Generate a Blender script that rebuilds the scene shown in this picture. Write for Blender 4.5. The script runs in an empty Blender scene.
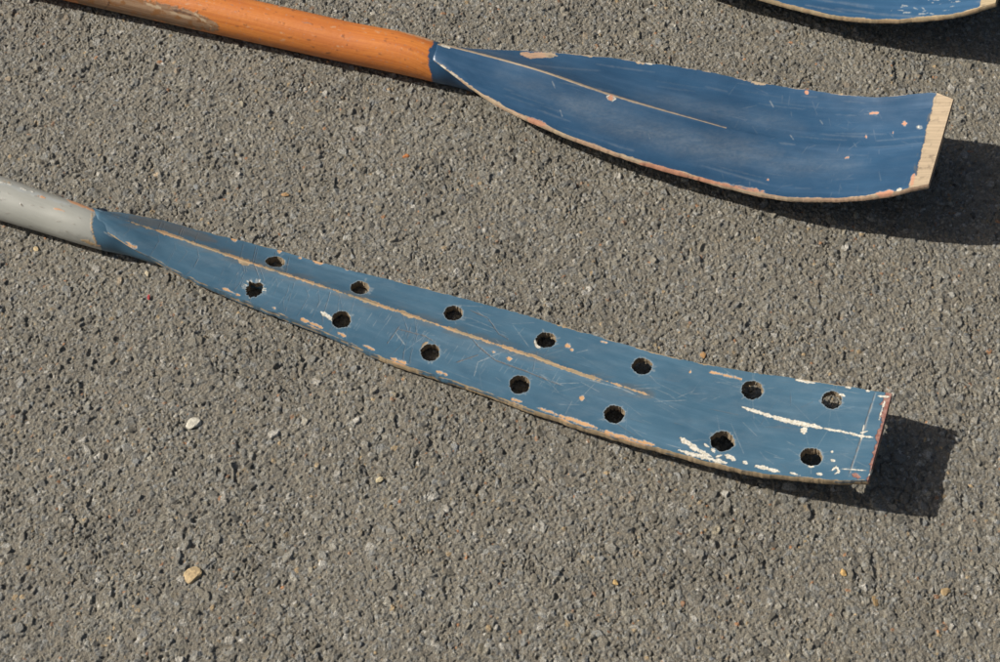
import bpy, math
import numpy as np
from mathutils import Vector
rng = np.random.default_rng(7)
sc = bpy.context.scene
C = sc.collection
# ------------------------------------------------------------------ camera
EL = math.radians(57.0); DIST = 1.6; FPX = 1600.0
CAM = np.array([0, -DIST*math.cos(EL), DIST*math.sin(EL)])
FW = np.array([0, math.cos(EL), -math.sin(EL)]); UP = np.array([0, math.sin(EL), math.cos(EL)]); RT = np.array([1., 0, 0])
cd = bpy.data.cameras.new('camera'); cam = bpy.data.objects.new('camera', cd); C.objects.link(cam)
cam.location = CAM; cam.rotation_euler = (math.pi/2-EL, 0, 0)
cd.lens = 57.6; cd.sensor_width = 36; cd.clip_start = .05; cd.clip_end = 200
sc.camera = cam
def at(u, v, z):
    """point of the place at height z (m) seen where the photograph has pixel u, v"""
    u = np.asarray(u, float); v = np.asarray(v, float); z = np.asarray(z, float)
    d = FW + ((u-500)/FPX)[..., None]*RT + ((331-v)/FPX)[..., None]*UP
    t = (z-CAM[2])/d[..., 2]
    return CAM + d*t[..., None]
def pix(P):
    q = P-CAM; w = q@FW
    return 500+FPX*(q@RT)/w, 331-FPX*(q@UP)/w
# ------------------------------------------------------------------ noise
TAB = rng.random((256, 256))
def vnoise(x, y, o=0):
    x = np.asarray(x)+o*17.31; y = np.asarray(y)+o*5.77
    xi = np.floor(x).astype(int); yi = np.floor(y).astype(int)
    fx = x-xi; fy = y-yi; fx = fx*fx*(3-2*fx); fy = fy*fy*(3-2*fy)
    a = TAB[xi & 255, yi & 255]; b = TAB[(xi+1) & 255, yi & 255]; c = TAB[xi & 255, (yi+1) & 255]; d = TAB[(xi+1) & 255, (yi+1) & 255]
    return (a*(1-fx)+b*fx)*(1-fy)+(c*(1-fx)+d*fx)*fy
def fbm(x, y, o=0, n=3):
    s = 0; a = 1; t = 0
    for k in range(n):
        s = s+a*vnoise(x*2**k, y*2**k, o+k*3); t += a; a *= .55
    return s/t
def sm(a, b, x):
    t = np.clip((x-a)/(b-a), 0, 1); return t*t*(3-2*t)
def curve(pts):
    """smooth y(x) through points"""
    p = np.array(pts, float); x, y = p[:, 0], p[:, 1]
    d = np.diff(y)/np.diff(x)
    m = np.zeros(len(x)); m[0] = d[0]; m[-1] = d[-1]
    h = np.diff(x); m[1:-1] = (d[:-1]*h[1:]+d[1:]*h[:-1])/(h[:-1]+h[1:])
    def f(q):
        q = np.asarray(q, float); i = np.clip(np.searchsorted(x, q)-1, 0, len(x)-2)
        H = x[i+1]-x[i]; t = (q-x[i])/H
        out = (2*t**3-3*t**2+1)*y[i]+(t**3-2*t**2+t)*H*m[i]+(-2*t**3+3*t**2)*y[i+1]+(t**3-t**2)*H*m[i+1]
        out = np.where(t < 0, y[0]+m[0]*(q-x[0]), out); out = np.where(t > 1, y[-1]+m[-1]*(q-x[-1]), out)
        return out
    return f
# ------------------------------------------------------------------ mesh / object helpers
def mesh_obj(name, V, F, mat, parent=None, attrs=None, smooth=True):
    me = bpy.data.meshes.new(name); V = np.asarray(V, np.float32); F = np.asarray(F, np.int32)
    n = len(F); k = F.shape[1]
    me.vertices.add(len(V)); me.vertices.foreach_set('co', V.ravel())
    me.loops.add(n*k); me.loops.foreach_set('vertex_index', F.ravel())
    me.polygons.add(n); me.polygons.foreach_set('loop_start', np.arange(0, n*k, k, dtype=np.int32))
    try: me.polygons.foreach_set('loop_total', np.full(n, k, np.int32))
    except Exception: pass
    me.polygons.foreach_set('use_smooth', np.full(n, smooth, bool))
    me.update(calc_edges=True)
    for an, (ty, arr) in (attrs or {}).items():
        a = me.attributes.new(an, ty, 'POINT')
        a.data.foreach_set('color' if 'COLOR' in ty else 'vector', np.asarray(arr, np.float32).ravel())
    me.materials.append(mat)
    o = bpy.data.objects.new(name, me); C.objects.link(o); o.parent = parent
    if parent: o.matrix_parent_inverse.identity(); o.location = -parent.location
    return o
def thing(name, label, cat, loc, group=None):
    o = bpy.data.objects.new(name, None); C.objects.link(o); o.location = Vector(loc)
    o.empty_display_size = .05; o['label'] = label; o['category'] = cat
    if group: o['group'] = group
    return o
# ------------------------------------------------------------------ shader helpers
class NT:
    def __init__(s, name):
        s.m = bpy.data.materials.new(name); s.m.use_nodes = True; s.t = s.m.node_tree; s.t.nodes.clear()
        s.out = s.t.nodes.new('ShaderNodeOutputMaterial'); s.b = s.t.nodes.new('ShaderNodeBsdfPrincipled')
        s.t.links.new(s.b.outputs[0], s.out.inputs[0])
    def n(s, ty, **k):
        x = s.t.nodes.new(ty)
        for a, v in k.items(): setattr(x, a, v)
        return x
    def put(s, sock, v):
        if isinstance(v, bpy.types.NodeSocket): s.t.links.new(v, sock)
        elif isinstance(v, (tuple, list)) and len(v) == 3 and sock.type == 'RGBA': sock.default_value = (*v, 1)
        else: sock.default_value = v
    def math(s, op, a, b=0.0, c=None, clamp=False):
        x = s.n('ShaderNodeMath', operation=op, use_clamp=clamp); s.put(x.inputs[0], a); s.put(x.inputs[1], b)
        if c is not None: s.put(x.inputs[2], c)
        return x.outputs[0]
    def mix(s, f, a, b, mode='MIX'):
        x = s.n('ShaderNodeMix', data_type='RGBA', blend_type=mode); s.put(x.inputs[0], f); s.put(x.inputs[6], a); s.put(x.inputs[7], b)
        return x.outputs[2]
    def ramp(s, v, lo, hi, a=0.0, b=1.0):
        x = s.n('ShaderNodeMapRange', interpolation_type='SMOOTHSTEP'); s.put(x.inputs[0], v)
        x.inputs[1].default_value = lo; x.inputs[2].default_value = hi; x.inputs[3].default_value = a; x.inputs[4].default_value = b
        return x.outputs[0]
    def noise(s, vec, scale, detail=3, rough=.55, dist=0.0):
        x = s.n('ShaderNodeTexNoise'); s.put(x.inputs['Vector'], vec)
        x.inputs['Scale'].default_value = scale; x.inputs['Detail'].default_value = detail
        x.inputs['Roughness'].default_value = rough; x.inputs['Distortion'].default_value = dist
        return x.outputs[0]
    def scale(s, vec, sx, sy, sz=1):
        x = s.n('ShaderNodeMapping'); s.put(x.inputs[0], vec); x.inputs[3].default_value = (sx, sy, sz); return x.outputs[0]
    def attr(s, name):
        return s.n('ShaderNodeAttribute', attribute_name=name)
    def sep(s, col):
        x = s.n('ShaderNodeSeparateColor'); s.put(x.inputs[0], col); return x.outputs
    def bump(s, h, dist, strength=1.0, nrm=None):
        x = s.n('ShaderNodeBump'); s.put(x.inputs['Height'], h); x.inputs['Distance'].default_value = dist; x.inputs['Strength'].default_value = strength
        if nrm is not None: s.put(x.inputs['Normal'], nrm)
        return x.outputs[0]

def oar_material(name, base, base2, edge_wood, chip, gloss=.34, film=.5, coat=None):
    """weathered coat over timber; masks wear_a = bare wood, white, primer, scratch; wear_b = crack, grime, warm chip"""
    s = NT(name); st = s.attr('st').outputs['Vector']
    wa = s.attr('wear_a'); A = s.sep(wa.outputs['Color']); scr_sheen = wa.outputs['Alpha']
    wb = s.attr('wear_b'); B = s.sep(wb.outputs['Color'])
    long_ = s.noise(s.scale(st, 6, 90), 1.0, 4, .6, .3)
    long2 = s.noise(s.scale(st, 22, 600), 1.0, 3, .6, .2)
    blot = s.noise(s.scale(st, 14, 30), 1.0, 4, .6)
    fine = s.noise(st, 900, 2, .6)
    p = s.mix(s.ramp(blot, .3, .7), base, base2)
    p = s.mix(s.ramp(long_, .48, .78, 0, film), p, tuple(min(1, c*1.35+.035) for c in base2))
    p = s.mix(s.ramp(long2, .60, .80, 0, .42), p, tuple(min(1, c*1.2+.06) for c in base2))
    if coat: p = s.mix(wb.outputs['Alpha'], p, s.mix(s.ramp(blot, .3, .7), *coat))
    p = s.mix(s.ramp(fine, .66, .74, 0, .22), p, (.30, .29, .25))
    p = s.mix(s.ramp(fine, .36, .26, 0, .35), p, tuple(c*.55 for c in base))
    p = s.mix(s.math('MULTIPLY', B[1], .75), p, (.105, .10, .088))
    p = s.mix(s.math('MULTIPLY', scr_sheen, .8), p, (.36, .38, .37))
    p = s.mix(s.math('MULTIPLY', B[0], .8), p, (.13, .10, .075))
    grain = s.noise(s.scale(st, 14, 900), 1.0, 4, .65, .6)
    w = s.mix(s.ramp(grain, .3, .7), tuple(c*.62 for c in edge_wood), edge_wood)
    w = s.mix(s.ramp(s.noise(st, 120, 4, .6), .52, .72, 0, .65), w, (.15, .115, .08))
    w = s.mix(B[2], w, s.mix(s.ramp(grain, .3, .7), chip, tuple(min(1, c*1.25) for c in chip)))
    p = s.mix(A[0], p, w)
    p = s.mix(A[2], p, s.mix(s.ramp(s.noise(st, 260, 3), .4, .6), (.20, .085, .065), (.27, .15, .12)))
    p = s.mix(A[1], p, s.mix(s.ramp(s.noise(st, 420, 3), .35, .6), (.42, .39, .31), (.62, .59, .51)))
    s.put(s.b.inputs['Base Color'], p)
    bare = s.math('MAXIMUM', s.math('MAXIMUM', A[0], A[1]), s.math('MAXIMUM', A[2], B[0]))
    r = s.math('ADD', s.ramp(s.noise(s.scale(st, 30, 120), 1.0, 4), .3, .7, gloss, gloss+.16), s.math('MULTIPLY', bare, .38), clamp=True)
    s.put(s.b.inputs['Roughness'], r); s.b.inputs['IOR'].default_value = 1.45
    h = s.math('SUBTRACT', 1.0, s.math('ADD', bare, s.math('MULTIPLY', scr_sheen, .3)))
    h = s.math('ADD', h, s.math('MULTIPLY', grain, s.math('MULTIPLY', A[0], .8)))
    h = s.math('ADD', h, s.math('MULTIPLY', long2, .25)); h = s.math('ADD', h, s.math('MULTIPLY', blot, .35))
    s.put(s.b.inputs['Normal'], s.bump(h, .00045, .8))
    return s.m
M_NEAR = oar_material('weathered_blue_paint', (.043, .102, .156), (.055, .123, .181), (.40, .30, .18), (.46, .27, .135), .36, .38)
M_FAR = oar_material('dark_blue_paint', (.020, .061, .122), (.029, .079, .150), (.49, .38, .255), (.43, .215, .135), .33, .30)
M_TOP = oar_material('scratched_blue_paint', (.023, .074, .150), (.032, .095, .182), (.46, .36, .22), (.46, .26, .13), .36, .4)
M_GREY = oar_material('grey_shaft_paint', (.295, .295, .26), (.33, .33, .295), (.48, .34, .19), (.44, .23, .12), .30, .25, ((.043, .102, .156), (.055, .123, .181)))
# orange varnish
def varnish():
    s = NT('orange_varnished_wood'); st = s.attr('st').outputs['Vector']
    wa = s.attr('wear_a'); A = s.sep(wa.outputs['Color']); scr_sheen = wa.outputs['Alpha']; wb = s.attr('wear_b'); B = s.sep(wb.outputs['Color'])
    grain = s.noise(s.scale(st, 5, 260), 1.0, 5, .6, .5); blot = s.noise(s.scale(st, 9, 22), 1.0, 4, .6)
    c = s.mix(s.ramp(grain, .3, .72), (.45, .135, .026), (.60, .210, .042))
    c = s.mix(s.ramp(blot, .4, .7, 0, .6), c, (.44, .125, .030))
    c = s.mix(s.ramp(s.noise(st, 230, 3, .6), .60, .70, 0, .55), c, (.36, .20, .14))
    c = s.mix(s.ramp(s.noise(s.scale(st, 55, 160), 1.0, 3, .6), .66, .72, 0, .8), c, (.26, .16, .12))
    worn = s.mix(s.ramp(grain, .35, .65), (.20, .105, .052), (.34, .215, .125))
    worn = s.mix(s.ramp(s.noise(st, 90, 4), .5, .62), worn, (.25, .11, .035))
    c = s.mix(A[0], c, worn); c = s.mix(s.math('MULTIPLY', scr_sheen, .7), c, (.52, .40, .26)); c = s.mix(s.math('MULTIPLY', B[0], .85), c, (.09, .045, .03))
    c = s.mix(wb.outputs['Alpha'], c, s.mix(s.ramp(blot, .3, .7), (.020, .061, .122), (.029, .079, .150)))
    s.put(s.b.inputs['Base Color'], c)
    s.put(s.b.inputs['Roughness'], s.math('ADD', s.ramp(blot, .3, .7, .33, .47), s.math('MULTIPLY', A[0], .2)))
    h = s.math('SUBTRACT', s.math('MULTIPLY', grain, .5), s.math('ADD', A[0], B[0]))
    s.put(s.b.inputs['Normal'], s.bump(s.math('ADD', h, s.noise(st, 160, 3)), .0004, .6))
    return s.m
M_VARN = varnish()
# ------------------------------------------------------------------ oar pieces
class Marks:
    def __init__(s, px, py):
        s.px, s.py = px, py; s.ch = {k: np.zeros(len(px)) for k in ('wood', 'white', 'primer', 'scratch_sheen', 'crack', 'grime', 'warm', 'coat')}
        s.n1 = fbm(px/3.2, py/3.2, 2, 3)-.5; s.n2 = fbm(px/1.3, py/1.3, 9, 2)-.5
    def dist(s, pts):
        pts = np.array(pts, float); d = np.full(len(s.px), 1e9); tt = np.zeros(len(s.px)); L = 0
        seg = np.hypot(*np.diff(pts, axis=0).T); tot = max(seg.sum(), 1e-6)
        for i in range(len(pts)-1):
            a, b = pts[i], pts[i+1]; v = b-a; l2 = max((v**2).sum(), 1e-9)
            t = np.clip(((s.px-a[0])*v[0]+(s.py-a[1])*v[1])/l2, 0, 1)
            e = np.hypot(s.px-a[0]-t*v[0], s.py-a[1]-t*v[1])
            k = e < d; d = np.where(k, e, d); tt = np.where(k, (L+t*seg[i])/tot, tt); L += seg[i]
        return d, tt
    def stroke(s, ch, pts, w, rag=1.0, soft=.35, gain=1.0, taper=True):
        if len(pts) == 1: pts = [pts[0], (pts[0][0]+.01, pts[0][1])]
        p = np.array(pts, float); pad = w+4+rag*3
        m = (s.px > p[:, 0].min()-pad) & (s.px < p[:, 0].max()+pad) & (s.py > p[:, 1].min()-pad) & (s.py < p[:, 1].max()+pad)
        if not m.any(): return
        sub = Marks.__new__(Marks); sub.px = s.px[m]; sub.py = s.py[m]
        d, t = Marks.dist(sub, pts); hw = w/2
        if taper and len(pts) > 1: hw = hw*(.35+.65*np.minimum(1, np.minimum(t, 1-t)*6))
        v = 1-sm(-soft, soft, d-hw+(s.n1[m]*2.2+s.n2[m]*1.2)*rag)
        s.ch[ch][m] = np.maximum(s.ch[ch][m], v*gain)
    def arrays(s):
        c = s.ch; z = np.zeros_like(s.px)
        return np.stack([c['wood'], c['white'], c['primer'], c['scratch_sheen']], 1), np.stack([c['crack'], c['grime'], c['warm'], c['coat']], 1)

def tube(name, P, R, mat, parent, marker=None, nseg=160, step=.0012, cap=True, squash=None, close=False):
    """round timber along points P (n,3) with radii R; marker(m, S, ang) paints its masks"""
    P = np.array(P, float); R = np.array(R, float)
    L = np.r_[0, np.cumsum(np.linalg.norm(np.diff(P, axis=0), axis=1))]
    n = max(8, int(L[-1]/step)); S = np.linspace(0, L[-1], n)
    X = np.stack([curve(np.c_[L, P[:, k]])(S) for k in range(3)], 1); RR = curve(np.c_[L, R])(S)
    T = np.gradient(X, axis=0); T /= np.linalg.norm(T, axis=1)[:, None]
    side = np.cross(T, [0, 0, 1.]); side /= np.linalg.norm(side, axis=1)[:, None]; up = np.cross(side, T)
    a = np.linspace(0, 2*math.pi, nseg, endpoint=False)
    rad = RR[:, None]*(1+.006*(fbm(S[:, None]*30, a[None]*1.2, 4)-.5))
    V = X[:, None]+rad[..., None]*(np.sin(a)[None, :, None]*side[:, None]+np.cos(a)[None, :, None]*up[:, None])
    V = V.reshape(-1, 3); I = np.arange(n*nseg).reshape(n, nseg); J = np.roll(I, -1, 1)
    F = np.stack([I[:-1], I[1:], J[1:], J[:-1]], -1).reshape(-1, 4)
    st = np.stack([np.repeat(S, nseg), (RR[:, None]*((a+math.pi) % (2*math.pi))[None]).ravel(), np.zeros(n*nseg)], 1)
    for e in (0, n-1):          # closed ends
        c = len(V); V = np.vstack([V, X[e][None]]); st = np.vstack([st, [[S[e], 0, 0]]])
        r = I[e]; q = np.stack([r, np.roll(r, -1), np.full(nseg, c), np.full(nseg, c)], 1)
        q = q[:, [1, 0, 2, 3]] if e == 0 else q
        # triangle fan written as quads two by two
        r2 = np.r_[r, r[0]]; F2 = np.array([[r2[k], r2[k+1], r2[k+2], c] for k in range(0, nseg, 2)])
        F = np.vstack([F, F2 if e else F2[:, ::-1]])
    px, py = pix(V); m = Marks(px, py)
    if marker: marker(m, st, V)
    A, B = m.arrays()
    return mesh_obj(name, V, F, mat, parent, {'st': ('FLOAT_VECTOR', st), 'wear_a': ('FLOAT_COLOR', A), 'wear_b': ('FLOAT_COLOR', B)})

def blade(name, mat, parent, x0, x1, R, N, Fe, zN, dR, dF, sagN, sagF, k, holes=(), marker=None, shift=(0, 0), thick=(.0062, .009), seed=0, cell=.6, bevel=0, nick=.0006):
    xs = np.linspace(x0, x1, int((x1-x0)/cell)); yR = R(xs)
    xF = xs.copy(); xN = xs.copy()
    for _ in range(12):
        xF = xs+k*(yR-Fe(xF)); xN = xs-k*(N(xN)-yR)
    ZN = zN(xs)*1e-3-.0030*(1-sm(xs[0], xs[0]+9, xs)); ZR = ZN+dR(xs)*1e-3; ZF = ZR+dF(xs)*1e-3
    sx, sy = shift
    PR = at(xs+sx, yR+sy, ZR); PN = at(xN+sx, N(xN)+sy, ZN); PF = at(xF+sx, Fe(xF)+sy, ZF)
    # worn outline
    for PE, o in ((PN, 3), (PF, 8)):
        dv = PE-PR; dv /= np.linalg.norm(dv, axis=1)[:, None]
        PE += dv*((fbm(xs/14, xs*0+o+seed, 1)-.5)*nick*3+(fbm(xs/3, xs*0+o+seed, 5)-.5)*nick)[:, None]
    nh = 95
    t = np.linspace(0, 1, nh)
    sn = sagN(xs)*1e-3; sf = sagF(xs)*1e-3
    def half(PE, sag):
        # from ridge (t=0) to edge (t=1); hollow, with a crisp ridge and a slight roll at the edge
        X = PR[:, None]*(1-t)[None, :, None]+PE[:, None]*t[None, :, None]
        prof = (t**.75*(1-t)**.9); prof = prof/prof.max()
        X[..., 2] -= sag[:, None]*prof[None]
        return X
    HN = half(PN, sn); HF = half(PF, sf)
    G = np.concatenate([HN[:, ::-1], HF[:, 1:]], 1)        # ns x nw x 3, from near edge to far edge
    ns, nw = G.shape[:2]
    G[..., 2] += (fbm(np.arange(ns)[:, None]/60, np.arange(nw)[None]/40, seed+20)-.5)*.0012
    if bevel:   # chamfered end
        dx = xs[-1]-xs; G[..., 2] -= (np.clip((bevel-dx)/bevel, 0, 1)[:, None]*.0035)
    du = np.gradient(G, axis=0); dv = np.gradient(G, axis=1)
    S = np.r_[0, np.cumsum(np.linalg.norm(np.diff(PR, axis=0), axis=1))]
    NR = np.cross(du, dv); NR /= np.linalg.norm(NR, axis=2)[..., None]
    if NR[ns//2, nw//2, 2] < 0: NR = -NR
    W = np.cumsum(np.linalg.norm(dv, axis=2), axis=1); W -= W[:, nh-1][:, None]
    V = G.reshape(-1, 3).copy(); NV = NR.reshape(-1, 3)
    st = np.stack([np.repeat(S, nw), W.ravel(), np.zeros(ns*nw)], 1)
    keep = np.ones((ns-1, nw-1), bool)
    hd = np.full(ns*nw, 1e9)
    px0, py0 = pix(V)
    for hi, (hx, hy, hr) in enumerate(holes):
        c = np.argmin((px0-hx-sx)**2+(py0-hy-sy)**2); P0 = V[c]; ci, cj = divmod(c, nw)
        tu = du[ci, cj]/np.linalg.norm(du[ci, cj]); tv = np.cross(NR[ci, cj], tu)
        m = np.where(np.abs(px0-hx-sx) < 26)[0]; m = m[np.abs(py0[m]-hy-sy) < 26]
        q = V[m]-P0; a = q@tu; b = q@tv; dd = np.hypot(a, b); th = np.arctan2(b, a)
        rag = .11 if hi != 7 else .28
        r = hr*1e-3*(1+rag*2*(fbm(np.cos(th)*2.2+hi*9, np.sin(th)*2.2+hi*4, 31, 3)-.5)+rag*1.0*(vnoise(np.cos(th)*7+hi*5, np.sin(th)*7, 12)-.5))
        near = np.abs(dd-r) < .00042
        f = np.where(near, r/np.maximum(dd, 1e-6), 1)
        V[m] = P0+(q-(q@NR[ci, cj])[:, None]*NR[ci, cj])*f[:, None]*np.where(near, 1, 0)[:, None]+(q@NR[ci, cj])[:, None]*NR[ci, cj]*np.where(near, 1, 0)[:, None]+q*np.where(near, 0, 1)[:, None]
        rel = np.full(ns*nw, 1e9); rel[m] = np.hypot((V[m]-P0)@tu, (V[m]-P0)@tv)-r
        hd = np.minimum(hd, rel)
        g = rel.reshape(ns, nw); fm = (g[:-1, :-1]+g[1:, :-1]+g[1:, 1:]+g[:-1, 1:])/4
        keep &= ~(fm < 0)
    I = np.arange(ns*nw).reshape(ns, nw)
    F = np.stack([I[:-1, :-1], I[1:, :-1], I[1:, 1:], I[:-1, 1:]], -1)[keep]
    if np.cross(V[F[0, 1]]-V[F[0, 0]], V[F[0, 3]]-V[F[0, 0]])[2] < 0: F = F[:, ::-1]
    # thickness: thin edges, stouter along the middle
    tw = np.r_[np.linspace(1, 0, nh), np.linspace(0, 1, nh)[1:]]
    T = (thick[0]+(thick[1]-thick[0])*np.exp(-(tw/.6)**2))[None]*np.ones((ns, 1))
    Vb = V-NV*T.ravel()[:, None]
    Vb[:, 2] = np.maximum(Vb[:, 2], .0012)
    e = np.concatenate([F[:, [k_, (k_+1) % 4]] for k_ in range(4)])
    key = e[:, 0].astype(np.int64)*(ns*nw)+e[:, 1]; rev = e[:, 1].astype(np.int64)*(ns*nw)+e[:, 0]
    be = e[~np.isin(rev, key)]
    bv = np.unique(be); idx = -np.ones(ns*nw, int); idx[bv] = np.arange(len(bv))
    outw = np.zeros((ns*nw, 3)); ev = V[be[:, 1]]-V[be[:, 0]]; on = np.cross(ev, NV[be[:, 0]])
    on /= np.maximum(np.linalg.norm(on, axis=1), 1e-9)[:, None]
    np.add.at(outw, be[:, 0], on); np.add.at(outw, be[:, 1], on)
    outw = outw[bv]; outw /= np.maximum(np.linalg.norm(outw, axis=1), 1e-9)[:, None]
    inhole = hd[bv] < .002
    jit = rng.random(len(bv))
    levels = []
    for f, bul in ((0, 0.0), (.12, .00025), (.35, .0005), (.6, .0005), (.85, .0003), (1, 0)):
        nz = (fbm(st[bv, 0]*700, st[bv, 1]*700+f*7, 3)-.5)*.0003 if 0 < f < 1 else 0
        hz = (fbm(st[bv, 0]*500+f*5, st[bv, 1]*500, 6)-.45)*.0035*f
        off = np.where(inhole, hz if f else 0, bul+nz)
        levels.append(V[bv]*(1-f)+Vb[bv]*f+outw*np.asarray(off)[:, None])
    n0 = ns*nw; nb = len(bv)
    VV = [V, Vb]+levels; base = 2*n0
    FF = [F, F[:, ::-1]+n0]
    a = idx[be[:, 0]]; b = idx[be[:, 1]]
    for l in range(len(levels)-1):
        p, q = base+l*nb, base+(l+1)*nb
        FF.append(np.stack([b+p, a+p, a+q, b+q], 1))
    VV = np.vstack(VV); FF = np.vstack(FF)
    ST = np.vstack([st, st]+[st[bv]+np.array([0, .004*l, 0]) for l in range(len(levels))])
    # drop vertices no face uses
    used = np.zeros(len(VV), bool); used[FF.ravel()] = True; remap = np.cumsum(used)-1
    px, py = pix(VV); px = px-sx; py = py-sy; mk = Marks(px, py)
    mk.ST = ST; mk.hd = np.r_[hd, hd, np.tile(hd[bv], len(levels))]
    mk.top = np.r_[np.ones(n0, bool), np.zeros(len(VV)-n0, bool)]
    mk.wall = np.r_[np.zeros(2*n0, bool), np.ones(len(VV)-2*n0, bool)]
    EN = np.linalg.norm(G-G[:, :1], axis=2).ravel()*1e3; EF = np.linalg.norm(G-G[:, -1:], axis=2).ravel()*1e3; ET = (S[-1]-np.repeat(S, nw))*1e3
    cat = lambda v: np.r_[v, v, np.tile(v[bv], len(levels))]
    mk.EN, mk.EF, mk.ET = cat(EN), cat(EF), cat(ET)
    mk.level = np.r_[np.zeros(2*n0), np.repeat(np.arange(len(levels)), nb)]
    if marker: marker(mk)
    A, B = mk.arrays()
    return mesh_obj(name, VV[used], remap[FF], mat, parent, {'st': ('FLOAT_VECTOR', ST[used]), 'wear_a': ('FLOAT_COLOR', A[used]), 'wear_b': ('FLOAT_COLOR', B[used])})

def chip(mk, pts, ww, rag, warm=True):
    """a flake gone: a torn pale lip, then the timber"""
    mk.stroke('scratch_sheen', pts, ww+1.5, rag, .5, .75); mk.stroke('wood', pts, ww, rag, .25)
    if warm: mk.stroke('warm', pts, ww+4, .3)
def edge_wear(mk, key, w, seed, ch='wood', f1=22., thr=.5):
    """chipped band along an edge whose distance array is key (mm)"""
    S = mk.ST[:, 0]*1e3
    env = fbm(S/f1, S*0+seed, seed, 3); lo = np.maximum(0, (env-thr)/(1-thr))*w*2.6
    v = 1-sm(-.35, .35, key-lo+(mk.n1*1.6+mk.n2)*np.minimum(1.3, lo+.05))
    v = v*(lo > .12)
    mk.ch[ch] = np.maximum(mk.ch[ch], np.where(mk.wall, 0, v))

# ---- pixel outlines (photograph coordinates)
nR = curve([(70, 200), (95, 209), (125, 220), (175, 236.5), (250, 262.5), (325, 287), (387, 307.5), (462, 333), (525, 354), (600, 379), (657, 397.5), (752, 423), (830, 434), (880, 437)])
nN = curve([(80, 217), (97, 226), (112, 236), (132, 248.5), (150, 257), (175, 270), (200, 281.5), (250, 302.5), (325, 332), (392, 361), (462, 383.5), (525, 406.5), (597, 431), (676, 453), (752, 471.5), (797, 477), (828, 479.5), (870, 480)])
nF = curve([(80, 203), (95, 209), (125, 213), (150, 217.5), (200, 230.5), (267, 247), (325, 263.5), (387, 279), (450, 295), (550, 322), (600, 337), (676, 358), (752, 372), (828, 383.5), (892, 393.5)])
fR = curve([(415, 37), (433, 42), (475.5, 52.7), (536, 69.3), (611.5, 95), (700, 120.5), (727, 128), (800, 142), (880, 146), (941.5, 140)])
fN = curve([(425, 54), (436, 62), (450, 72), (472.5, 87.5), (500, 104), (545, 125), (611, 150.5), (657, 165.5), (700, 177), (734, 186.5), (789, 197), (843, 197.5), (897, 191), (930, 181.5)])
fF = curve([(425, 42), (440, 44.5), (454, 46.6), (490, 49.4), (557, 52.6), (593, 55.7), (657, 64), (700, 70), (752, 81), (807, 90), (850, 95.5), (883, 97), (912, 93.8), (935, 92.9), (954, 97)])
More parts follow.
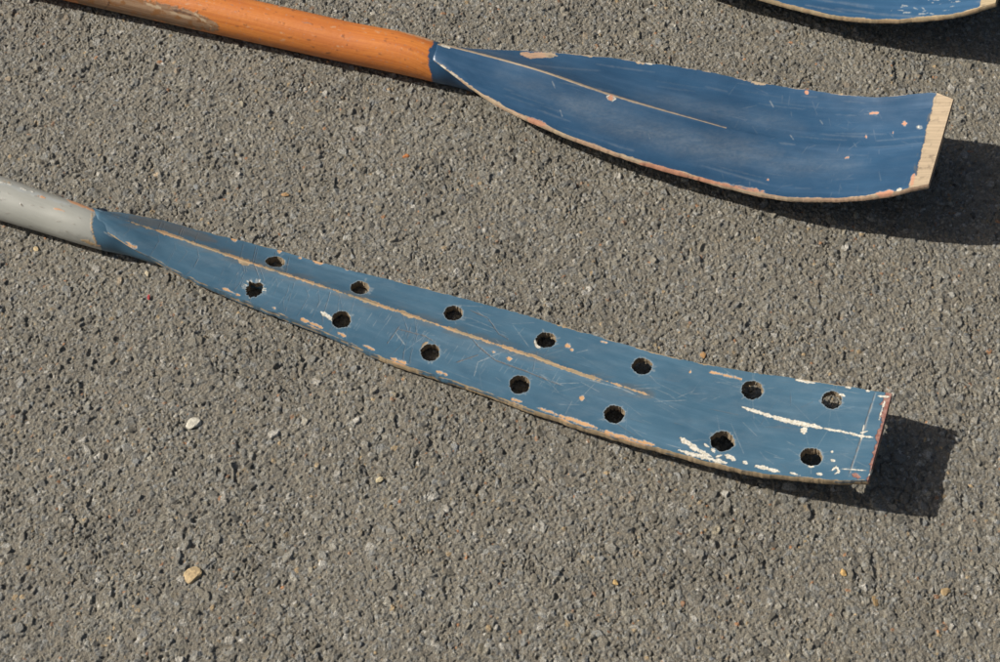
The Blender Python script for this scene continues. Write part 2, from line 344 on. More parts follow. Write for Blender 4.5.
# ---------------- near oar
HOLES = [(275, 262, 9.6), (360, 288, 9.6), (453, 313.5, 9.4), (546, 340, 9.8), (642, 366, 9.6), (752, 390, 10.2), (832, 400.5, 9.4),
         (254, 289.5, 8.8), (341, 320, 9.6), (430, 352.5, 9.8), (519.5, 385, 10), (614, 414, 9.8), (722, 441.5, 11), (811, 457, 10)]
GRP = 'wooden oars lying on the asphalt'
p = at(500, 331, 0)
oar1 = thing('oar', 'oar with grey painted shaft and scuffed blue blade drilled with two rows of holes', 'oar', tuple(at(420, 345, 0)), GRP)
def rl(a, b): return float(rng.uniform(a, b))
def near_marks(mk):
    w = mk.wall; S = mk.ST[:, 0]*1e3
    # timber showing on the cut edges; paint still clings to parts of it
    cl = fbm(S/18, mk.level*.7+S*0, 44, 3); kw = sm(.40, .46, cl+.12*sm(350, 600, S)+.04-.2*(S < 330)*1.0)
    mk.ch['wood'] = np.where(w, kw, mk.ch['wood'])
    mk.ch['wood'] = np.where(w & (mk.hd < .002), .6, mk.ch['wood'])
    mk.ch['grime'] = np.where(w, .5*sm(.45, .6, fbm(S/9, mk.level*1.1, 50)), 0); mk.ch['grime'] = np.where(w & (mk.hd < .002), 1.3, mk.ch['grime'])
    tipwall = w & (mk.ET < 1.5) & (mk.hd > .002)
    mk.ch['primer'] = np.where(tipwall, sm(.42, .5, fbm(mk.ST[:, 1]*90, mk.level, 3)), 0)
    mk.ch['scratch_sheen'] = np.where(mk.top, .05*sm(.40, .75, fbm(mk.px/26+mk.py/40, mk.py/7, 91, 5))*(.3+1.4*fbm(mk.px/2.5, mk.py/1.3, 92, 2)), 0)
    # ridge rubbed to wood
    rg = [(x, float(nR(x))) for x in range(118, 658, 9)]
    d, t = mk.dist(rg); hw = (1.0+1.0*(fbm(mk.px/11, mk.px*0, 61, 3)-.45)*2.4)*sm(118, 150, mk.px)*(1-.4*sm(560, 660, mk.px))
    v = (1-sm(-.4, .4, d-hw+(mk.n1*1.8+mk.n2*1.2)*1.1))*mk.top*(mk.px < 660); mk.ch['wood'] = np.maximum(mk.ch['wood'], v); 
    mk.ch['warm'] = np.maximum(mk.ch['warm'], .5*v*sm(.45, .6, fbm(mk.px/13, mk.py/9, 70)))
    d2 = 1-sm(2, 9, d); mk.ch['grime'] = np.maximum(mk.ch['grime'], .55*d2*mk.top*sm(.35, .65, fbm(mk.px/22, mk.py/5, 66))*(mk.px < 660))
    mk.stroke('grime', [(130, 217), (175, 228), (215, 241)], 9, 1.6, 2.5, .8)
    for pts, ww in (([(182, 239), (196, 245), (222, 253)], 1.5), ([(238, 259), (243, 262), (250, 263)], 6), ([(523, 352), (552, 364), (575, 372), (600, 381)], 3.2), ([(400, 311), (412, 317)], 4)):
        mk.stroke('wood', pts, ww, .8)
    # sanding / brush ticks under the ridge
    for i in range(150):
        x = rl(215, 560); y = float(nR(x))+rl(4, 26); L = rl(3, 11)
        mk.stroke('scratch_sheen', [(x, y), (x-L*.5, y+L*.75)], rl(.35, .7), .25, .4, rl(.08, .38))
    # hairline cracks across the near half
    for i in range(30):
        x = rl(112, 420); y0 = float(nR(x))+rl(1, 6); y1 = float(nN(x))-rl(1, 8); b = rl(-4, 4)
        mk.stroke('crack', [(x, y0), (x+b*1.3, y0*.66+y1*.34), (x-5+b, y0*.3+y1*.7), (x-rl(3, 16), y1)], rl(.25, .55), .35, .3, rl(.15, .6))
    for i in range(12):
        x = rl(120, 330); y0 = float(nF(x))+2; y1 = float(nR(x))-1; mk.stroke('crack', [(x, y0), (x-4, y1)], .5, .3, .35, rl(.3, .7))
    # long scratches
    for pts, ww, g in (([(466, 331), (478, 346), (495, 360), (530, 373), (560, 385)], 1.2, .9), ([(470, 310), (488, 318), (499, 334), (508, 339)], 1.1, .7),
                       ([(455, 363), (478, 355)], 1., .8), ([(474, 376), (478, 362), (505, 351)], .8, .6), ([(398, 329), (425, 336), (436, 343)], 1., .7),
                       ([(405, 345), (395, 332)], 1., .6), ([(386, 345), (400, 326)], .9, .7), ([(590, 380), (620, 388), (640, 397)], .9, .6)):
        mk.stroke('crack' if g > .65 else 'scratch_sheen', pts, ww, .5, .4, g)
    for i in range(120):
        x = rl(420, 860); y = rl(float(nF(x))+4, float(nN(x))-4); a = math.atan(.27)+rng.normal(0, .35) if i % 3 else rl(0, 3.1); L = rl(6, 40)
        mk.stroke('scratch_sheen' if i % 4 else 'crack', [(x, y), (x+L*math.cos(a), y+L*math.sin(a))], rl(.3, .7), .3, .35, rl(.08, .46))
    for cx, cy in ((752, 390), (832, 400), (811, 457), (722, 442)):          # rays from the drill
        for j in range(9):
            a = rl(0, 6.28); L = rl(16, 50); mk.stroke('scratch_sheen', [(cx+9*math.cos(a), cy+7*math.sin(a)), (cx+L*math.cos(a), cy+L*.75*math.sin(a))], .4, .2, .3, rl(.1, .35))
    # hole rims
    rim = mk.top*(1-sm(0, .0016, mk.hd+(mk.n1+mk.n2)*.0012)); mk.ch['scratch_sheen'] = np.maximum(mk.ch['scratch_sheen'], rim*.5)
    for k, (hx, hy, hr) in enumerate(HOLES):
        for j in range(5):
            a = rl(-.9, .9) if j < 3 else rl(0, 6.28); mk.stroke('scratch_sheen', [(hx+hr*math.cos(a)*1.0, hy-hr*.85*math.sin(a)), (hx+(hr+rl(2, 5))*math.cos(a), hy-(hr+3)*.85*math.sin(a))], rl(.8, 1.8), .9, .8, rl(.2, .5))
    mk.stroke('white', [(321, 312), (327, 316), (335, 322)], 3.4, .8); mk.stroke('white', [(535, 341), (538, 345), (541, 346)], 5.5, .9)
    mk.stroke('wood', [(421, 348), (424, 344), (428, 342)], 1.8, .6)
    for i in range(16):
        a = rl(0, 6.28); mk.stroke('white' if i % 3 == 0 else 'scratch_sheen', [(254+8*math.cos(a), 289+7*math.sin(a)), (254+12*math.cos(a), 289+10.5*math.sin(a))], 1.0, .5, .4, .9)
    # chips to timber
    for x, y, L, ww in ((234, 239.5, 5, 3), (279, 251, 4, 2.4), (300, 258, 3, 1.6), (318, 262, 9, 3), (347, 269.5, 3, 1.5), (568, 346, 5, 4), (572, 350, 3, 2.5), (509, 358.5, 4, 4.5), (582, 398, 3.5, 5.5), (494, 352, 3, 1.5),
                      (690, 372, 1, 1.5), (604, 330+12, 6, 1.2)):
        chip(mk, [(x-L/2, y-L*.1), (x+L/2, y+L*.15)], ww*.85, 1.1)
    chip(mk, [(710, 372), (722, 374.5), (741, 379)], 1.7, 1.2)
    for x0_, x1_, off, ww in ((222, 240, 3, 1.5), (272, 276, 4, 1.6), (301, 308, 3.5, 2.6), (310, 322, 3, 2.6), (338, 345, 5, 2.4), (362, 374, 4, 2), (391, 408, 2.5, 3.4), (437, 447, 4, 1.6), (511, 521, 3, 2.6), (537, 560, 3, 2.4), (556, 597, 3, 4.2), (600, 655, 2, 3), (126, 138, 3, 2.5)):
        pts = [(x, float(nN(x))-off) for x in np.linspace(x0_, x1_, 4)]
        chip(mk, pts, ww*.72, 1.25)
    edge_wear(mk, mk.EN, .9, 3, f1=16, thr=.5); edge_wear(mk, mk.EF, .55, 5, f1=16, thr=.5)
    # old white paint
    for pts, ww, rg_ in (([(742, 407), (760, 413), (775, 417.5)], 3.6, .9), ([(770, 416), (790, 421.5), (808, 425), (822, 428)], 4.6, 1), ([(820, 428), (840, 431), (858, 435.5), (873, 437.5)], 2.0, .9), ([(801, 432), (806, 429)], 6.5, .9),
                        ([(680, 438), (688, 443), (697, 448)], 5, 1.1), ([(690, 447), (702, 452), (712, 457)], 3.4, 1.2), ([(678, 450), (692, 454), (712, 459.5), (726, 463)], 4, 1.3), ([(704, 444), (709, 447)], 2.2, .8), ([(712, 449), (714, 452)], 4, .8),
                        ([(725, 455), (735, 460)], 4.6, .9), ([(743, 461.5), (747, 463.5)], 3.6, .7), ([(755, 466), (765, 468), (779, 471.5)], 3.8, 1.1), ([(790, 473), (800, 475.5)], 1.6, .8), ([(817, 473.5), (822, 474.5)], 2.8, .6),
                        ([(831, 451.5), (833, 452)], 2.6, .6), ([(831, 460), (835, 461)], 2.6, .6), ([(832, 470), (836, 467), (839, 471), (835, 474)], 2.6, 1.0), ([(842, 469), (866, 470.5)], 1.0, .4), ([(808, 466), (814, 467)], 2.4, .6),
                        ([(796, 380), (805, 382), (814, 383)], 2.6, .9), ([(845, 387), (850, 388)], 2.2, .7), ([(866, 390.5), (870, 391)], 2.2, .6), ([(839, 394), (845, 396)], 2.0, .8), ([(878, 396), (889, 397)], 2.4, .5),
                        ([(884, 402), (881, 412), (879, 420)], 1.8, 1.1), ([(868, 476), (874, 470)], 3, 1.1), ([(860, 433), (868, 431)], 1.4, .5), ([(864, 425), (861, 440)], 1.2, .6), ([(715, 457), (722, 455)], 2, .6)):
        mk.stroke('white', pts, ww*.92, rg_, .3)
    mk.stroke('scratch_sheen', [(876, 393), (869, 415), (862, 437), (856, 456), (849, 477)], 1.3, .6, .5, .4)
    mk.stroke('crack', [(875, 393), (868, 415), (861, 437), (855, 456), (848, 477)], .9, .5, .5, .75)
    mk.stroke('crack', [(867, 424), (862, 437), (857, 452)], .9, .5, .5, .6)
    # red-brown primer along the tip
    pr = (1-sm(-.4, .4, mk.ET-(1.3+4.8*sm(.45, .75, fbm(mk.py/14, mk.py*0, 15))+3.5*(mk.py < 405))+(mk.n1*2+mk.n2)*1.4))*mk.top*(mk.px > 800)
    mk.ch['primer'] = np.maximum(mk.ch['primer'], pr*(1-mk.ch['white']))
    mk.stroke('primer', [(852, 474), (860, 477)], 4, 1.2)
blade('blade', M_NEAR, oar1, 93.5, 880, nR, nN, nF,
      curve([(80, 39), (100, 37.5), (130, 31.5), (170, 24), (230, 18), (300, 15), (400, 14), (500, 15.5), (600, 20), (700, 28), (800, 39.5), (835, 45), (870, 52)]),
      curve([(80, -3), (100, -2), (130, 1), (170, 3), (275, 4), (453, 4), (642, 3), (750, -2), (880, -2)]),
      curve([(80, -8), (100, -8), (130, -11), (200, -15), (275, -14), (360, -10), (453, -6), (546, -4), (642, 0), (750, 3), (880, 2)]),
      curve([(80, -5), (110, -4.8), (135, -3), (170, .4), (220, 1.8), (300, 2.2), (600, 2), (760, .6), (880, .3)]),
      curve([(80, -2), (130, 0), (200, 1.5), (400, 2), (600, 1.6), (760, .6), (880, .3)]),
      .27, HOLES, near_marks, seed=1, thick=(.0070, .0105))
def near_shaft(m, st, V):
    m.stroke('wood', [(66, 199), (76, 203), (88, 208), (96, 212)], 2.6, .9); m.stroke('warm', [(66, 199), (96, 212)], 6, .3)
    m.stroke('wood', [(52, 208), (58, 209), (64, 211)], 1.1, .6); m.stroke('wood', [(38, 196), (46, 198)], 1.6, 1.2); m.stroke('warm', [(36, 196), (64, 211)], 22, .3)
    m.stroke('wood', [(0, 180), (10, 183)], 1.2, .8); m.stroke('wood', [(82, 240), (92, 244), (99, 246)], 3, 1.2); m.stroke('warm', [(99, 214), (99, 246)], 5, .3)
    m.stroke('wood', [(92, 213), (91, 226), (94, 238), (97, 246)], 1.6, .7)
    m.stroke('scratch_sheen', [(-30, 173), (2, 183), (30, 192), (70, 205)], 3.6, 1.6, 1.2, .75); m.stroke('white', [(-5, 180), (12, 185)], 1.2, 1); m.stroke('white', [(20, 188), (34, 192)], .9, 1)  # pale strip is the upper-edge highlight, painted into the shaft colour
    m.stroke('grime', [(60, 232), (98, 245)], 5, 2, 2.5, .45); m.stroke('crack', [(20, 204), (23, 206)], 1.6, .6); m.stroke('crack', [(28, 231), (36, 234)], .8, .6)
    bx = curve([(180, 99), (211, 96), (224, 92), (238, 93), (246, 99), (260, 108)])(m.py); m.ch['coat'] = sm(-.5, .5, m.px-bx+m.n1*2.4+m.n2)
    m.stroke('scratch_sheen', [(104, 232), (112, 237)], 1.3, .8, .5, .8)
    for i in range(26):
        x = rl(-20, 95); y = 198+.33*x+rl(-16, 18); m.stroke('crack', [(x, y), (x+rl(1, 5), y+rl(0, 1.4))], .8, .5, .4, rl(.3, .7))
a0 = at(94.5, 228.8, .0222); a1 = at(0, 198.2, .0235); dr = (a1-a0)/np.linalg.norm(a1-a0)
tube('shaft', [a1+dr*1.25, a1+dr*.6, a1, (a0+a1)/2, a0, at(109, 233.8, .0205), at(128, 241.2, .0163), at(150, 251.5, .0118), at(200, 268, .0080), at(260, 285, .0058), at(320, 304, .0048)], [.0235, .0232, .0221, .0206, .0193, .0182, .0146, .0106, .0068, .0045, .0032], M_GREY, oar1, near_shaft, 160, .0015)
def lump(name, loc, size, mat, parent=None, seed=0, n=2.5, res=3, sq=.7):
    import bmesh
    bm = bmesh.new(); bmesh.ops.create_icosphere(bm, subdivisions=res, radius=1)
    r = np.random.default_rng(seed); pl = r.normal(size=(11, 3)); pl /= np.linalg.norm(pl, axis=1)[:, None]; dd = r.uniform(.55, .95, 11)
    for v in bm.verts:
        c = np.array(v.co); q = pl@c; f = np.min(np.where(q > .05, dd/np.maximum(q, .05), 9)); c = c*min(f, 1.15)
        c = c*(1+.10*(r.random()-.5)*(1 if parent else .35)); v.co = Vector(c*np.array(size))
    me = bpy.data.meshes.new(name); bm.to_mesh(me); bm.free(); me.materials.append(mat)
    for p_ in me.polygons: p_.use_smooth = False
    o = bpy.data.objects.new(name, me); C.objects.link(o); o.parent = parent
    o.location = Vector(loc)-(parent.location if parent else Vector((0, 0, 0)))
    return o
def stone_mat(name, col, v=.25):
    s = NT(name); tc = s.n('ShaderNodeTexCoord').outputs['Object']
    c = s.mix(s.ramp(s.noise(tc, 380, 4), .3, .7), tuple(x*(1-v*1.5) for x in col), tuple(min(1, x*(1+v)) for x in col))
    c = s.mix(s.ramp(s.noise(tc, 160, 3), .55, .7, 0, .5), c, tuple(x*.45 for x in col))
    s.put(s.b.inputs['Base Color'], c); s.b.inputs['Roughness'].default_value = .8
    s.put(s.b.inputs['Normal'], s.bump(s.noise(tc, 900, 3), .0006, .7)); return s.m

# ---------------- far oars (one visible whole, one cut by the frame)
fz = curve([(415, 43), (436, 41), (472, 39), (500, 38), (545, 37), (611, 36), (700, 35.5), (750, 35.5), (800, 40), (850, 50), (890, 64), (941, 84)])
fdR = curve([(415, -4), (433, -2), (475, 4), (545, 9), (611, 6), (700, -1), (740, -4), (800, -8), (880, -9), (941, -7)])
fdF = curve([(415, -8), (433, -9), (454, -15), (490, -23), (545, -27), (611, -19), (700, -4), (750, 2), (850, 10), (900, 9), (941, 7)])
fsN = curve([(415, -5), (440, -4.2), (465, -1.5), (500, 2.2), (600, 5), (750, 4), (850, 3), (941, 2.5)])
fsF = curve([(415, -2), (440, -1.5), (465, 0), (500, 2), (600, 4), (750, 4), (850, 3), (941, 2.5)])
def far_marks(mk):
    w = mk.wall; S = mk.ST[:, 0]*1e3
    mk.ch['wood'] = np.where(w, 1, 0.); mk.ch['grime'] = 0*mk.px
    mk.ch['warm'] = np.where(w, .35*sm(.45, .6, fbm(S/25, mk.level*.5, 13)), 0)
    for k_, ww in (('EN', 1.5), ('EF', .7)): edge_wear(mk, getattr(mk, k_), ww, 21 if k_ == 'EN' else 25, f1=20, thr=.42)
    mk.ch['warm'] = np.where(mk.top & (mk.EN < 9), .22*sm(.46, .60, fbm(mk.px/15, mk.py/15, 33)), mk.ch['warm'])
    rg = [(x, float(fR(x))) for x in range(430, 728, 8)]
    d, t = mk.dist(rg); hw = (.85+.5*(fbm(mk.px/9, mk.px*0, 6)-.5))*(1-.6*sm(600, 727, mk.px))
    mk.ch['wood'] = np.maximum(mk.ch['wood'], (1-sm(-.4, .4, d-hw+mk.n1*.5))*mk.top*(mk.px < 728))
    mk.stroke('crack', [(x, float(fR(x))-1.3) for x in range(560, 740, 12)], .6, .2, .4, .6)
    mk.stroke('wood', [(432, 42), (446, 45.5), (452, 46)], 3, .9); mk.stroke('white', [(441, 45), (450, 48)], 1.6, .7)
    mk.stroke('wood', [(438, 63), (446, 70), (456, 77), (464, 83), (471, 88)], 3.4, 1.1); mk.stroke('wood', [(463, 83), (470, 88), (473, 89)], 5, 1)
    mk.stroke('white', [(440, 65), (449, 72), (460, 80)], 1.7, 1)
    mk.stroke('wood', [(521, 53), (530, 55.5), (543, 55), (556, 55.5)], 5.5, 1.0); mk.stroke('warm', [(521, 55), (545, 56)], 9, .6, .5, .4)
    mk.stroke('wood', [(585, 54.5), (592, 56)], 3, .8); mk.stroke('wood', [(752, 82), (765, 84)], 2.6, .9); mk.stroke('wood', [(805, 91), (808, 94)], 3, .8); mk.stroke('warm', [(805, 91), (808, 94)], 6, .3)
    mk.stroke('wood', [(636, 62), (645, 64)], 2, .8); mk.stroke('white', [(645, 63), (652, 64)], 1.4, .6)
    mk.stroke('white', [(607, 96.5), (615, 99)], 5.5, .5); mk.stroke('wood', [(608.5, 97.5), (613, 98.5)], 5, .3); mk.stroke('warm', [(608, 97), (615, 99)], 6, .2)
    mk.ch['white'] = np.where(mk.ch['wood'] > .6, np.minimum(mk.ch['white'], .0) if False else mk.ch['white']*(mk.ch['warm'] < .7), mk.ch['white'])
    for pts, ww in (([(528, 119), (545, 124)], 4), ([(640, 163.5), (660, 168), (690, 177)], 1.5), ([(877, 193.5), (886, 193), (893, 191)], 4.2), ([(690, 177), (765, 191.5)], 1.1), ([(870, 113.5), (878, 112.5)], 1.6), ([(903, 124), (906, 123.5)], 4.4), ([(865.5, 136.8), (867, 136.5)], 3), ([(892.5, 132.7), (893.5, 132.7)], 2.4), ([(767.5, 180), (769, 179.5)], 2.6), ([(845, 158), (849, 157.5)], 1), ([(912, 180), (914, 174)], 3), ([(910, 186), (913, 183)], 2.8)):
        chip(mk, pts, ww*.85, 1.1)
    mk.stroke('scratch_sheen', [(917, 126.5), (922, 128)], 4, .7, .5, .9); mk.stroke('white', [(918, 127), (919, 127)], 2, .5)
    mk.stroke('white', [(897, 190.5), (901, 188.5)], 2.5, .9)
    # broad soft pale bands, then fine light streaks worn along the blade
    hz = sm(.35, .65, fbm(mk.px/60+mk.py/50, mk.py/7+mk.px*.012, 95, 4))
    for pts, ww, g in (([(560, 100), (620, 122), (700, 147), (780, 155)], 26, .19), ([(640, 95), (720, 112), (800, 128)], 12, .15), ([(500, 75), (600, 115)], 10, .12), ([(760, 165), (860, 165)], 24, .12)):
        mk.stroke('scratch_sheen', pts, ww, 1.5, 11, g)
    mk.ch['scratch_sheen'] *= (.6+.4*hz)*(.5+1.0*fbm(mk.px/2.5, mk.py/1.2, 97, 2))
    for i in range(45):
        x = rl(500, 900); y = rl(float(fF(x))+5, float(fN(x))-5); f = (y-float(fF(x)))/(float(fN(x))-float(fF(x))); sl = (float(fN(x+20))-float(fN(x)))/20*f+(float(fF(x+20))-float(fF(x)))/20*(1-f)
        L = rl(10, 70); b = rl(-.03, .03); mk.stroke('scratch_sheen', [(x, y), (x+L/2, y+L/2*(sl+b)), (x+L, y+L*(sl+b)-abs(rl(0, 1.5)))], rl(.5, 1.6), .6, 1.0, rl(.05, .2))
    for i in range(70):
        x = rl(720, 915); y = rl(float(fF(x))+5, float(fN(x))-5); a = rl(0, 3.1); L = rl(4, 16)
        mk.stroke('scratch_sheen', [(x, y), (x+L*math.cos(a), y+L*math.sin(a))], rl(.3, .6), .3, .4, rl(.08, .28))
    for x, y in ((560, 110), (552, 81), (648, 133), (820, 120), (790, 135), (770, 101)):
        mk.stroke('scratch_sheen', [(x, y), (x+rl(2, 5), y+rl(3, 8))], .9, .5, .6, .6)
    # bare sawn end
    mk.ch['grime'] = np.where(mk.ET < 22, .7*sm(.52, .7, fbm(mk.px/6, mk.py/9, 52)), mk.ch['grime'])
    d = mk.px-(936-.245*(mk.py-93)); v = sm(-.5, .5, d+mk.n1*3.2+mk.n2*1.2+np.where(mk.py > 176, 4, 0))
    mk.ch['wood'] = np.maximum(mk.ch['wood'], v*(mk.px > 890)); end = v*(mk.px > 890)*mk.top
    mk.ch['warm'] = np.where(end > .5, 0, mk.ch['warm']); mk.ch['white'] *= (1-end); mk.ch['scratch_sheen'] *= (1-end)
    mk.stroke('warm', [(911, 186), (914, 172), (919, 155)], 4, 1.2, .6, .8); mk.stroke('grime', [(935, 108), (944, 103)], 2, 1)
def top_marks(mk):
    w = mk.wall; S = mk.ST[:, 0]*1e3
    mk.ch['wood'] = np.where(w, 1, 0.); mk.ch['warm'] = np.where(w, .3*sm(.5, .6, fbm(S/15, mk.level, 3)), 0)
    edge_wear(mk, mk.EN, 2.4, 41, f1=26, thr=.38); edge_wear(mk, mk.EF, 1, 43)
    for i in range(110):
        x = rl(500, 925); y = rl(float(fF(x))+5, float(fN(x))-3); L = rl(10, 60); sl = .25*(1-sm(700, 900, x))-.05
        mk.stroke('scratch_sheen', [(x, y), (x+L, y+L*sl)], rl(.8, 2.4), .7, 1.2, rl(.08, .3))
    for i in range(20):   # white scuffs near the tip
        x = rl(820, 890); y = 197-.12*(x-828)-rl(1, 15); mk.stroke('scratch_sheen', [(x, y), (x+rl(2, 9), y+rl(-3, 2))], rl(.5, .9), .8, .4, .9)
    d = mk.px-(936-.245*(mk.py-93)); v = sm(-.5, .5, d+mk.n1*3); mk.ch['wood'] = np.maximum(mk.ch['wood'], v*(mk.px > 890))
    mk.ch['white'] *= 1-v*(mk.px > 890)
def far_shaft(m, st, V):
    top_ = V[:, 1].mean() > 9
    m.stroke('wood', [(70, -6), (110, 4), (150, 10), (185, 18), (215, 27)], 19, 2.6); m.stroke('wood', [(180, 14), (205, 22)], 12, 2.4)
    m.stroke('scratch_sheen', [(145, 3), (160, 8)], 3, 1.3); m.stroke('scratch_sheen', [(170, 12), (190, 18)], 2.4, 1.3, .4, .8); m.stroke('scratch_sheen', [(195, 14), (212, 27)], 1.4, 1.2)
    m.stroke('crack', [(104, 10), (110, 0)], 1.5, .8); m.stroke('crack', [(172, 9), (190, 14)], 2.4, 1.2); m.stroke('scratch_sheen', [(402, 32), (420, 37), (434, 42)], 1.5, .7, .5, .8)
    bx = curve([(30, 433), (44, 433), (50, 429.5), (58, 428), (80, 432.5), (95, 436)])(m.py); m.ch['coat'] = sm(-.4, .4, m.px-bx+m.n1*3.5+m.n2*1.5)
    for i in range(130):
        x = rl(180, 430); y = .25*(x-325)+35+rl(-19, 19); L = rl(.5, 5)
        m.stroke('crack' if i % 3 else 'scratch_sheen', [(x, y), (x+L, y+rl(-1, 1.5))], rl(.4, 1.5), .7, .4, rl(.25, .7))
def far_oar(obj, shift, mat, marks, shaftmat):
    sx, sy = shift
    blade('blade', mat, obj, 431, 941.5, fR, fN, fF, fz, fdR, fdF, fsN, fsF, .29, (), marks, shift, (.0049, .010), 5 if sx else 2, bevel=19 if not sx else 0, nick=.0005)
    A = lambda u, v, z: at(u+sx, v+sy, z)
    b0 = A(431.5, 61.1, .0232); b1 = A(250, 20.5, .0245); d = (b1-b0)/np.linalg.norm(b1-b0)
    tube('shaft', [b1+d*1.5, b1+d*.8, b1+d*.2, b1, (b0+b1)/2, b0, A(445, 65.6, .0218), A(462, 73, .0175), A(485, 83.5, .0132), A(530, 99, .0100), A(600, 121, .0080), A(680, 143, .0065)], [.025, .0242, .0236, .0233, .0226, .0218, .0206, .0168, .0124, .0088, .0062, .004], shaftmat, obj, far_shaft, 160, .0015)
oar2 = thing('oar', 'oar with orange varnished shaft and dark blue spoon blade ending in bare wood', 'oar', tuple(at(650, 110, 0)), GRP)
far_oar(oar2, (0, 0), M_FAR, far_marks, M_VARN)
oar3 = thing('oar', 'oar at the upper right, only the worn edge of its blue blade in view', 'oar', tuple(at(800, -50, 0)), GRP)
far_oar(oar3, (66, -179), M_TOP, top_marks, M_VARN)
# ------------------------------------------------------------------ asphalt
H_ = .0008
gx = np.arange(-.74, .74, H_); gy = np.arange(-.56, .74, H_)
NX, NY = len(gx), len(gy)
X, Y = np.meshgrid(gx, gy)           # NY x NX
base = (fbm(X*9, Y*9, 1, 3)-.5)*.0030+(fbm(X*45, Y*45, 5, 3)-.5)*.0016
Hh = (base+(fbm(X*330, Y*330, 7, 3)-.5)*.0011).ravel()
ID = np.zeros(NX*NY, np.int32); cols = [(.160, .143, .112)]
def stamp(n, r0, r1, top0, top1, kind):
    global Hh, ID
    r = np.sort(rng.uniform(r0, r1, n)); cx = rng.uniform(gx[0], gx[-1], n); cy = rng.uniform(gy[0], gy[-1], n)
    K = 6
    for s0 in range(0, n, 3000):
        m = slice(s0, min(n, s0+3000)); R_ = r[m]; c = len(R_); hw = int(math.ceil(R_.max()*1.25/H_))
        ix = np.round((cx[m]-gx[0])/H_).astype(int); iy = np.round((cy[m]-gy[0])/H_).astype(int)
        o = np.arange(-hw, hw+1); jx = ix[:, None, None]+o[None, None]; jy = iy[:, None, None]+o[None, :, None]
        ok = (jx >= 0) & (jx < NX) & (jy >= 0) & (jy < NY)
        jx = np.clip(jx, 0, NX-1); jy = np.clip(jy, 0, NY-1)
        px = gx[0]+jx*H_-cx[m][:, None, None]; py = gy[0]+jy*H_-cy[m][:, None, None]
        th = rng.uniform(0, 6.28, c); asp = rng.uniform(.62, 1, c)
        a = px*np.cos(th)[:, None, None]+py*np.sin(th)[:, None, None]; b = (-px*np.sin(th)[:, None, None]+py*np.cos(th)[:, None, None])/asp[:, None, None]
        tx = rng.normal(0, .20, c); ty = rng.normal(0, .20, c)
        tp = rng.uniform(top0, top1, c)
        h = tp[:, None, None]+a*tx[:, None, None]+b*ty[:, None, None]
        for k in range(K):
            an = (k+rng.uniform(-.4, .4, c))*2*math.pi/K; rk = R_*rng.uniform(.72, 1.05, c); sl = rng.uniform(.7, 2.6, c)
            h = np.minimum(h, tp[:, None, None]*.9+(rk[:, None, None]*.80-(a*np.cos(an)[:, None, None]+b*np.sin(an)[:, None, None]))*sl[:, None, None])
        i = jy*NX+jx; lo = -.0012
        h = np.where(ok & (h > lo), h*1.27+base.ravel()[i], -9)
        np.maximum.at(Hh, i.ravel(), h.ravel())
        hit = (h > -5) & (h >= Hh[i]-1e-9); sid = len(cols)+np.arange(c)
        ID[i[hit]] = np.broadcast_to(sid[:, None, None], i.shape)[hit]
        q = rng.random(c); g = np.clip(rng.normal(.176, .052, c), .06, .40)
        wv = rng.normal(0, 1, c)
        col = np.stack([g*(1.01+.03*wv), g*.98, g*(.865-.05*wv)], 1)
        col[q < .25] *= (.80, .77, .72)
        pale = q > .96; col[pale] = np.array([.36, .345, .31])*rng.uniform(.75, 1.15, (pale.sum(), 1))
        tan = (q > .946) & (q < .960); col[tan] = np.array([.34, .25, .14])*rng.uniform(.6, 1.2, (tan.sum(), 1))
        org = (q > .938) & (q < .946)
        if kind == 'big': org &= False; col[tan] = col[tan]*.55+.07
        col[org] = np.array([.32, .16, .075])*rng.uniform(.6, 1.1, (org.sum(), 1))
        cols.extend(map(tuple, col))
A_ = (gx[-1]-gx[0])*(gy[-1]-gy[0])*1e6
stamp(int(A_*.27/75), .0038, .0066, .0001, .0015, 'big')
stamp(int(A_*.75/26), .0020, .0038, -.0001, .0013, 'mid')
stamp(int(A_*.95/7), .0010, .0019, -.0001, .0011, 'small')
cols = np.array(cols)
# crevices where chippings have worked loose
cr = 1-np.abs(2*fbm(X*75, Y*75, 40, 3)-1); crm = sm(.955, .99, cr)*sm(.50, .62, fbm(X*28, Y*28, 47, 2))
pt = sm(.80, .86, vnoise(X*120, Y*120, 77))*sm(.5, .6, vnoise(X*22, Y*22, 79))
Hh -= (np.maximum(crm, pt*.85)*.0021).ravel()
colv = cols[ID]
# binder film over many stones, so that only their worn tops show
film = sm(.42, .60, fbm(X.ravel()*260, Y.ravel()*260, 12, 3))*.56
colv = colv*(1-film[:, None])+np.array(cols[0])*film[:, None]
colv *= (1.01+.26*fbm(X.ravel()*14, Y.ravel()*14, 3, 3))[:, None]
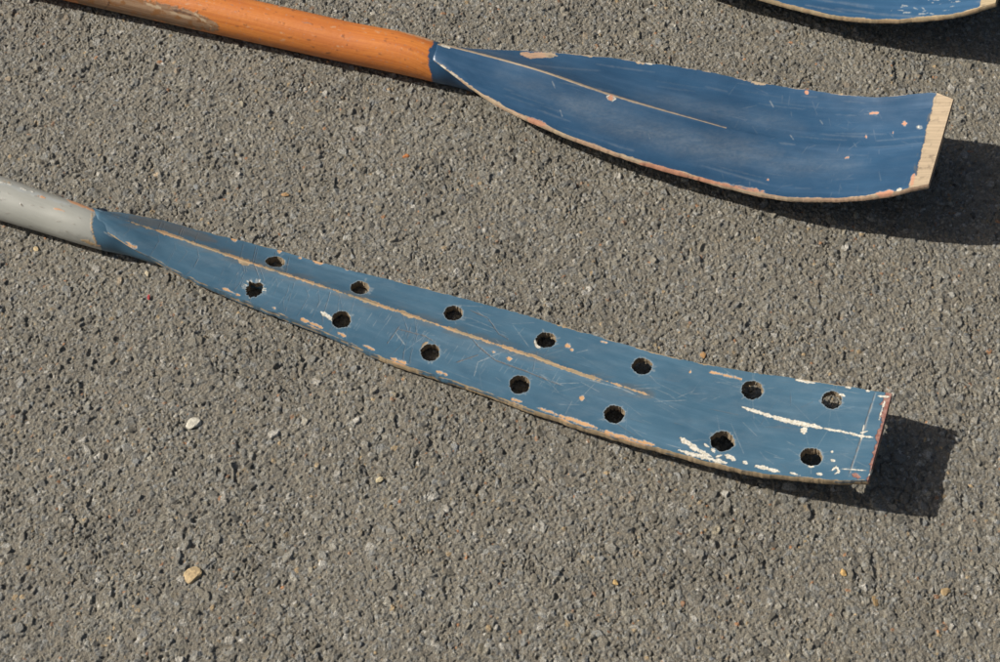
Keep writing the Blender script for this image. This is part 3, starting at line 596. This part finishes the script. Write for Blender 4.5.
# one sheet: fine grid in the middle, growing cells out to the distance
def grow(lo, hi, far=14.0):
    out = []; s = H_*1.0; v = 0
    while v < far: s *= 1.22; v += s; out.append(v)
    return np.array(out)
g = grow(0, 0)
ax_ = np.r_[gx[0]-g[::-1], gx, gx[-1]+g]; ay_ = np.r_[gy[0]-g[::-1], gy, gy[-1]+g]
XX, YY = np.meshgrid(ax_, ay_); ZZ = np.zeros_like(XX); CC = np.zeros(XX.shape+(4,)); CC[..., :3] = cols[1:].mean(0)
ng = len(g); 
fade = sm(0, .10, np.minimum(np.minimum(X-gx[0], gx[-1]-X), np.minimum(Y-gy[0], gy[-1]-Y))+(fbm(X*18, Y*18, 60, 3)-.5)*.06)
fade *= sm(0, .01, np.minimum(np.minimum(X-gx[0], gx[-1]-X), np.minimum(Y-gy[0], gy[-1]-Y)))
ZZ[ng:-ng, ng:-ng] = Hh.reshape(NY, NX)*fade; CC[ng:-ng, ng:-ng, :3] = colv.reshape(NY, NX, 3); CC[ng:-ng, ng:-ng, 3] = fade
I = np.arange(XX.size).reshape(XX.shape)
F = np.stack([I[:-1, :-1], I[:-1, 1:], I[1:, 1:], I[1:, :-1]], -1).reshape(-1, 4)
s = NT('asphalt'); geo = s.n('ShaderNodeNewGeometry').outputs['Position']; at_ = s.attr('stone'); dense = at_.outputs['Alpha']
c = at_.outputs['Color']
vor = s.n('ShaderNodeTexVoronoi'); s.put(vor.inputs['Vector'], geo); vor.inputs['Scale'].default_value = 210
vsep = s.sep(vor.outputs['Color'])
outc = s.mix(vsep[0], (.085, .078, .065), (.175, .168, .148)); outc = s.mix(s.ramp(vsep[1], .95, .96), outc, (.38, .27, .15))
c = s.mix(dense, outc, c)
f1 = s.noise(geo, 1100, 3, .7); f2 = s.noise(geo, 420, 3, .6)
c = s.mix(1.0, c, s.mix(s.ramp(f1, .28, .72), (.50, .495, .49), (1.58, 1.57, 1.53)), 'MULTIPLY')
c = s.mix(s.ramp(f2, .58, .72, 0, .5), c, (.20, .185, .16))
c = s.mix(s.ramp(f2, .40, .30, 0, .4), c, (.085, .074, .062))
sp = s.noise(geo, 800, 2, .5); c = s.mix(s.ramp(sp, .735, .76, 0, .8), c, (.50, .47, .40))
sp2 = s.noise(s.scale(geo, 1, 1.1), 530, 2, .5); c = s.mix(s.ramp(sp2, .735, .76, 0, .8), c, (.36, .21, .09))
s.put(s.b.inputs['Base Color'], c); s.put(s.b.inputs['Roughness'], s.ramp(f2, .3, .7, .5, .8)); s.b.inputs['Specular IOR Level'].default_value = .45
hb = s.math('MULTIPLY', s.math('SUBTRACT', 1.0, dense), s.math('MULTIPLY', vor.outputs['Distance'], -4.0))
hh = s.math('ADD', s.math('ADD', hb, f1), s.math('MULTIPLY', f2, 1.3))
s.put(s.b.inputs['Normal'], s.bump(hh, .0017, .85))
ground = mesh_obj('ground', np.stack([XX, YY, ZZ], -1).reshape(-1, 3), F, s.m, None, {'stone': ('FLOAT_COLOR', CC.reshape(-1, 4))})
ground['kind'] = 'structure'; ground['label'] = 'rough grey asphalt with angular chippings'
# ------------------------------------------------------------------ loose stones one can pick out
PB = [(192.5, 576, 10, 7, (.50, .37, .20), 'tan yellow pebble, the largest, alone on the asphalt near the lower left corner', 3),
      (193.5, 424, 7, 5.5, (.60, .56, .46), 'cream white angular chip on the asphalt below the grey and blue oar', 4),
      (405.5, 156.5, 3.2, 3.6, (.46, .17, .05), 'small orange brick chip between the two oar shafts and blades', 6),
      (379, 480, 4, 3, (.52, .44, .27), 'small yellowish pebble below the middle of the holed blade', 7),
      (285, 195, 4.5, 2.6, (.36, .22, .10), 'flat brown chip above the first hole of the holed blade', 8),
      (36, 249, 3.2, 2.6, (.52, .40, .22), 'round beige pebble just below the grey shaft', 9),
      (148, 274, 3, 4, (.50, .43, .30), 'upright pale chip below the neck of the holed blade', 10),
      (8, 79, 4, 3, (.48, .38, .26), 'pale pinkish pebble close to the left edge, below the orange shaft', 11),
      (843, 573, 3, 3.4, (.50, .32, .12), 'small ochre chip below the dark shadow of the holed blade tip', 12),
      (947, 592, 5, 4, (.34, .24, .12), 'brown pebble near the lower right corner', 13),
      (875, 600, 3, 5, (.30, .20, .09), 'narrow rust brown chip left of the brown corner pebble', 14),
      (703, 355, 4, 3, (.44, .25, .10), 'rusty brown chip just above the upper edge of the holed blade', 15),
      (149, 297, 1.8, 3, (.42, .05, .05), 'tiny red flake below the neck of the holed blade', 16),
      (157, 175, 4.5, 3.2, (.46, .36, .24), 'pale beige chip above the grey shaft', 17),
      (615.5, 583, 3, 3, (.50, .34, .14), 'small ochre chip near the middle of the bottom edge', 18)]
for u, v, a, b, col, lab, sd in PB:
    P = at(u, v, .0009)
    o = lump('pebble', tuple(P), (a*1e-3, b*1.15e-3, min(a, b)*.42e-3), stone_mat('pebble_stone', tuple(x*.82 for x in col)), None, sd, res=3)
    o.rotation_euler = (0, 0, sd*1.3 if abs(a-b) < 1 else .2); o['label'] = lab; o['category'] = 'pebble'; o['group'] = 'pebbles on the asphalt'
# ------------------------------------------------------------------ light
L = []
for tip, sh in (((892.5, 393.8), (957, 432)), ((869.5, 480), (933, 512.5))):
    d = at(*tip, .052)-at(*sh, .001); L.append(d/np.linalg.norm(d))
L = sum(L)/2; L /= np.linalg.norm(L); elev = math.asin(L[2]); az = math.atan2(L[0], L[1])
print('sun elevation', math.degrees(elev), 'azimuth', math.degrees(az), 'verts', XX.size)
sd_ = bpy.data.lights.new('sun', 'SUN'); sd_.energy = 4.3; sd_.angle = math.radians(.53); sd_.color = (1, .95, .87)
so = bpy.data.objects.new('sun', sd_); C.objects.link(so); so.rotation_euler = Vector(tuple(L)).to_track_quat('Z', 'Y').to_euler()
w = bpy.data.worlds.new('World'); sc.world = w; w.use_nodes = True; nt = w.node_tree; nt.nodes.clear()
sky = nt.nodes.new('ShaderNodeTexSky'); sky.sky_type = 'NISHITA'; sky.sun_disc = False; sky.sun_elevation = elev; sky.sun_rotation = az; sky.dust_density = 4.0; sky.ozone_density = .3
bg = nt.nodes.new('ShaderNodeBackground'); bg.inputs[1].default_value = .05; wo = nt.nodes.new('ShaderNodeOutputWorld')
nt.links.new(sky.outputs[0], bg.inputs[0]); nt.links.new(bg.outputs[0], wo.inputs[0])
sc.view_settings.view_transform = 'Standard'; sc.view_settings.look = 'None'; sc.view_settings.gamma = 1; sc.view_settings.exposure = 0.45
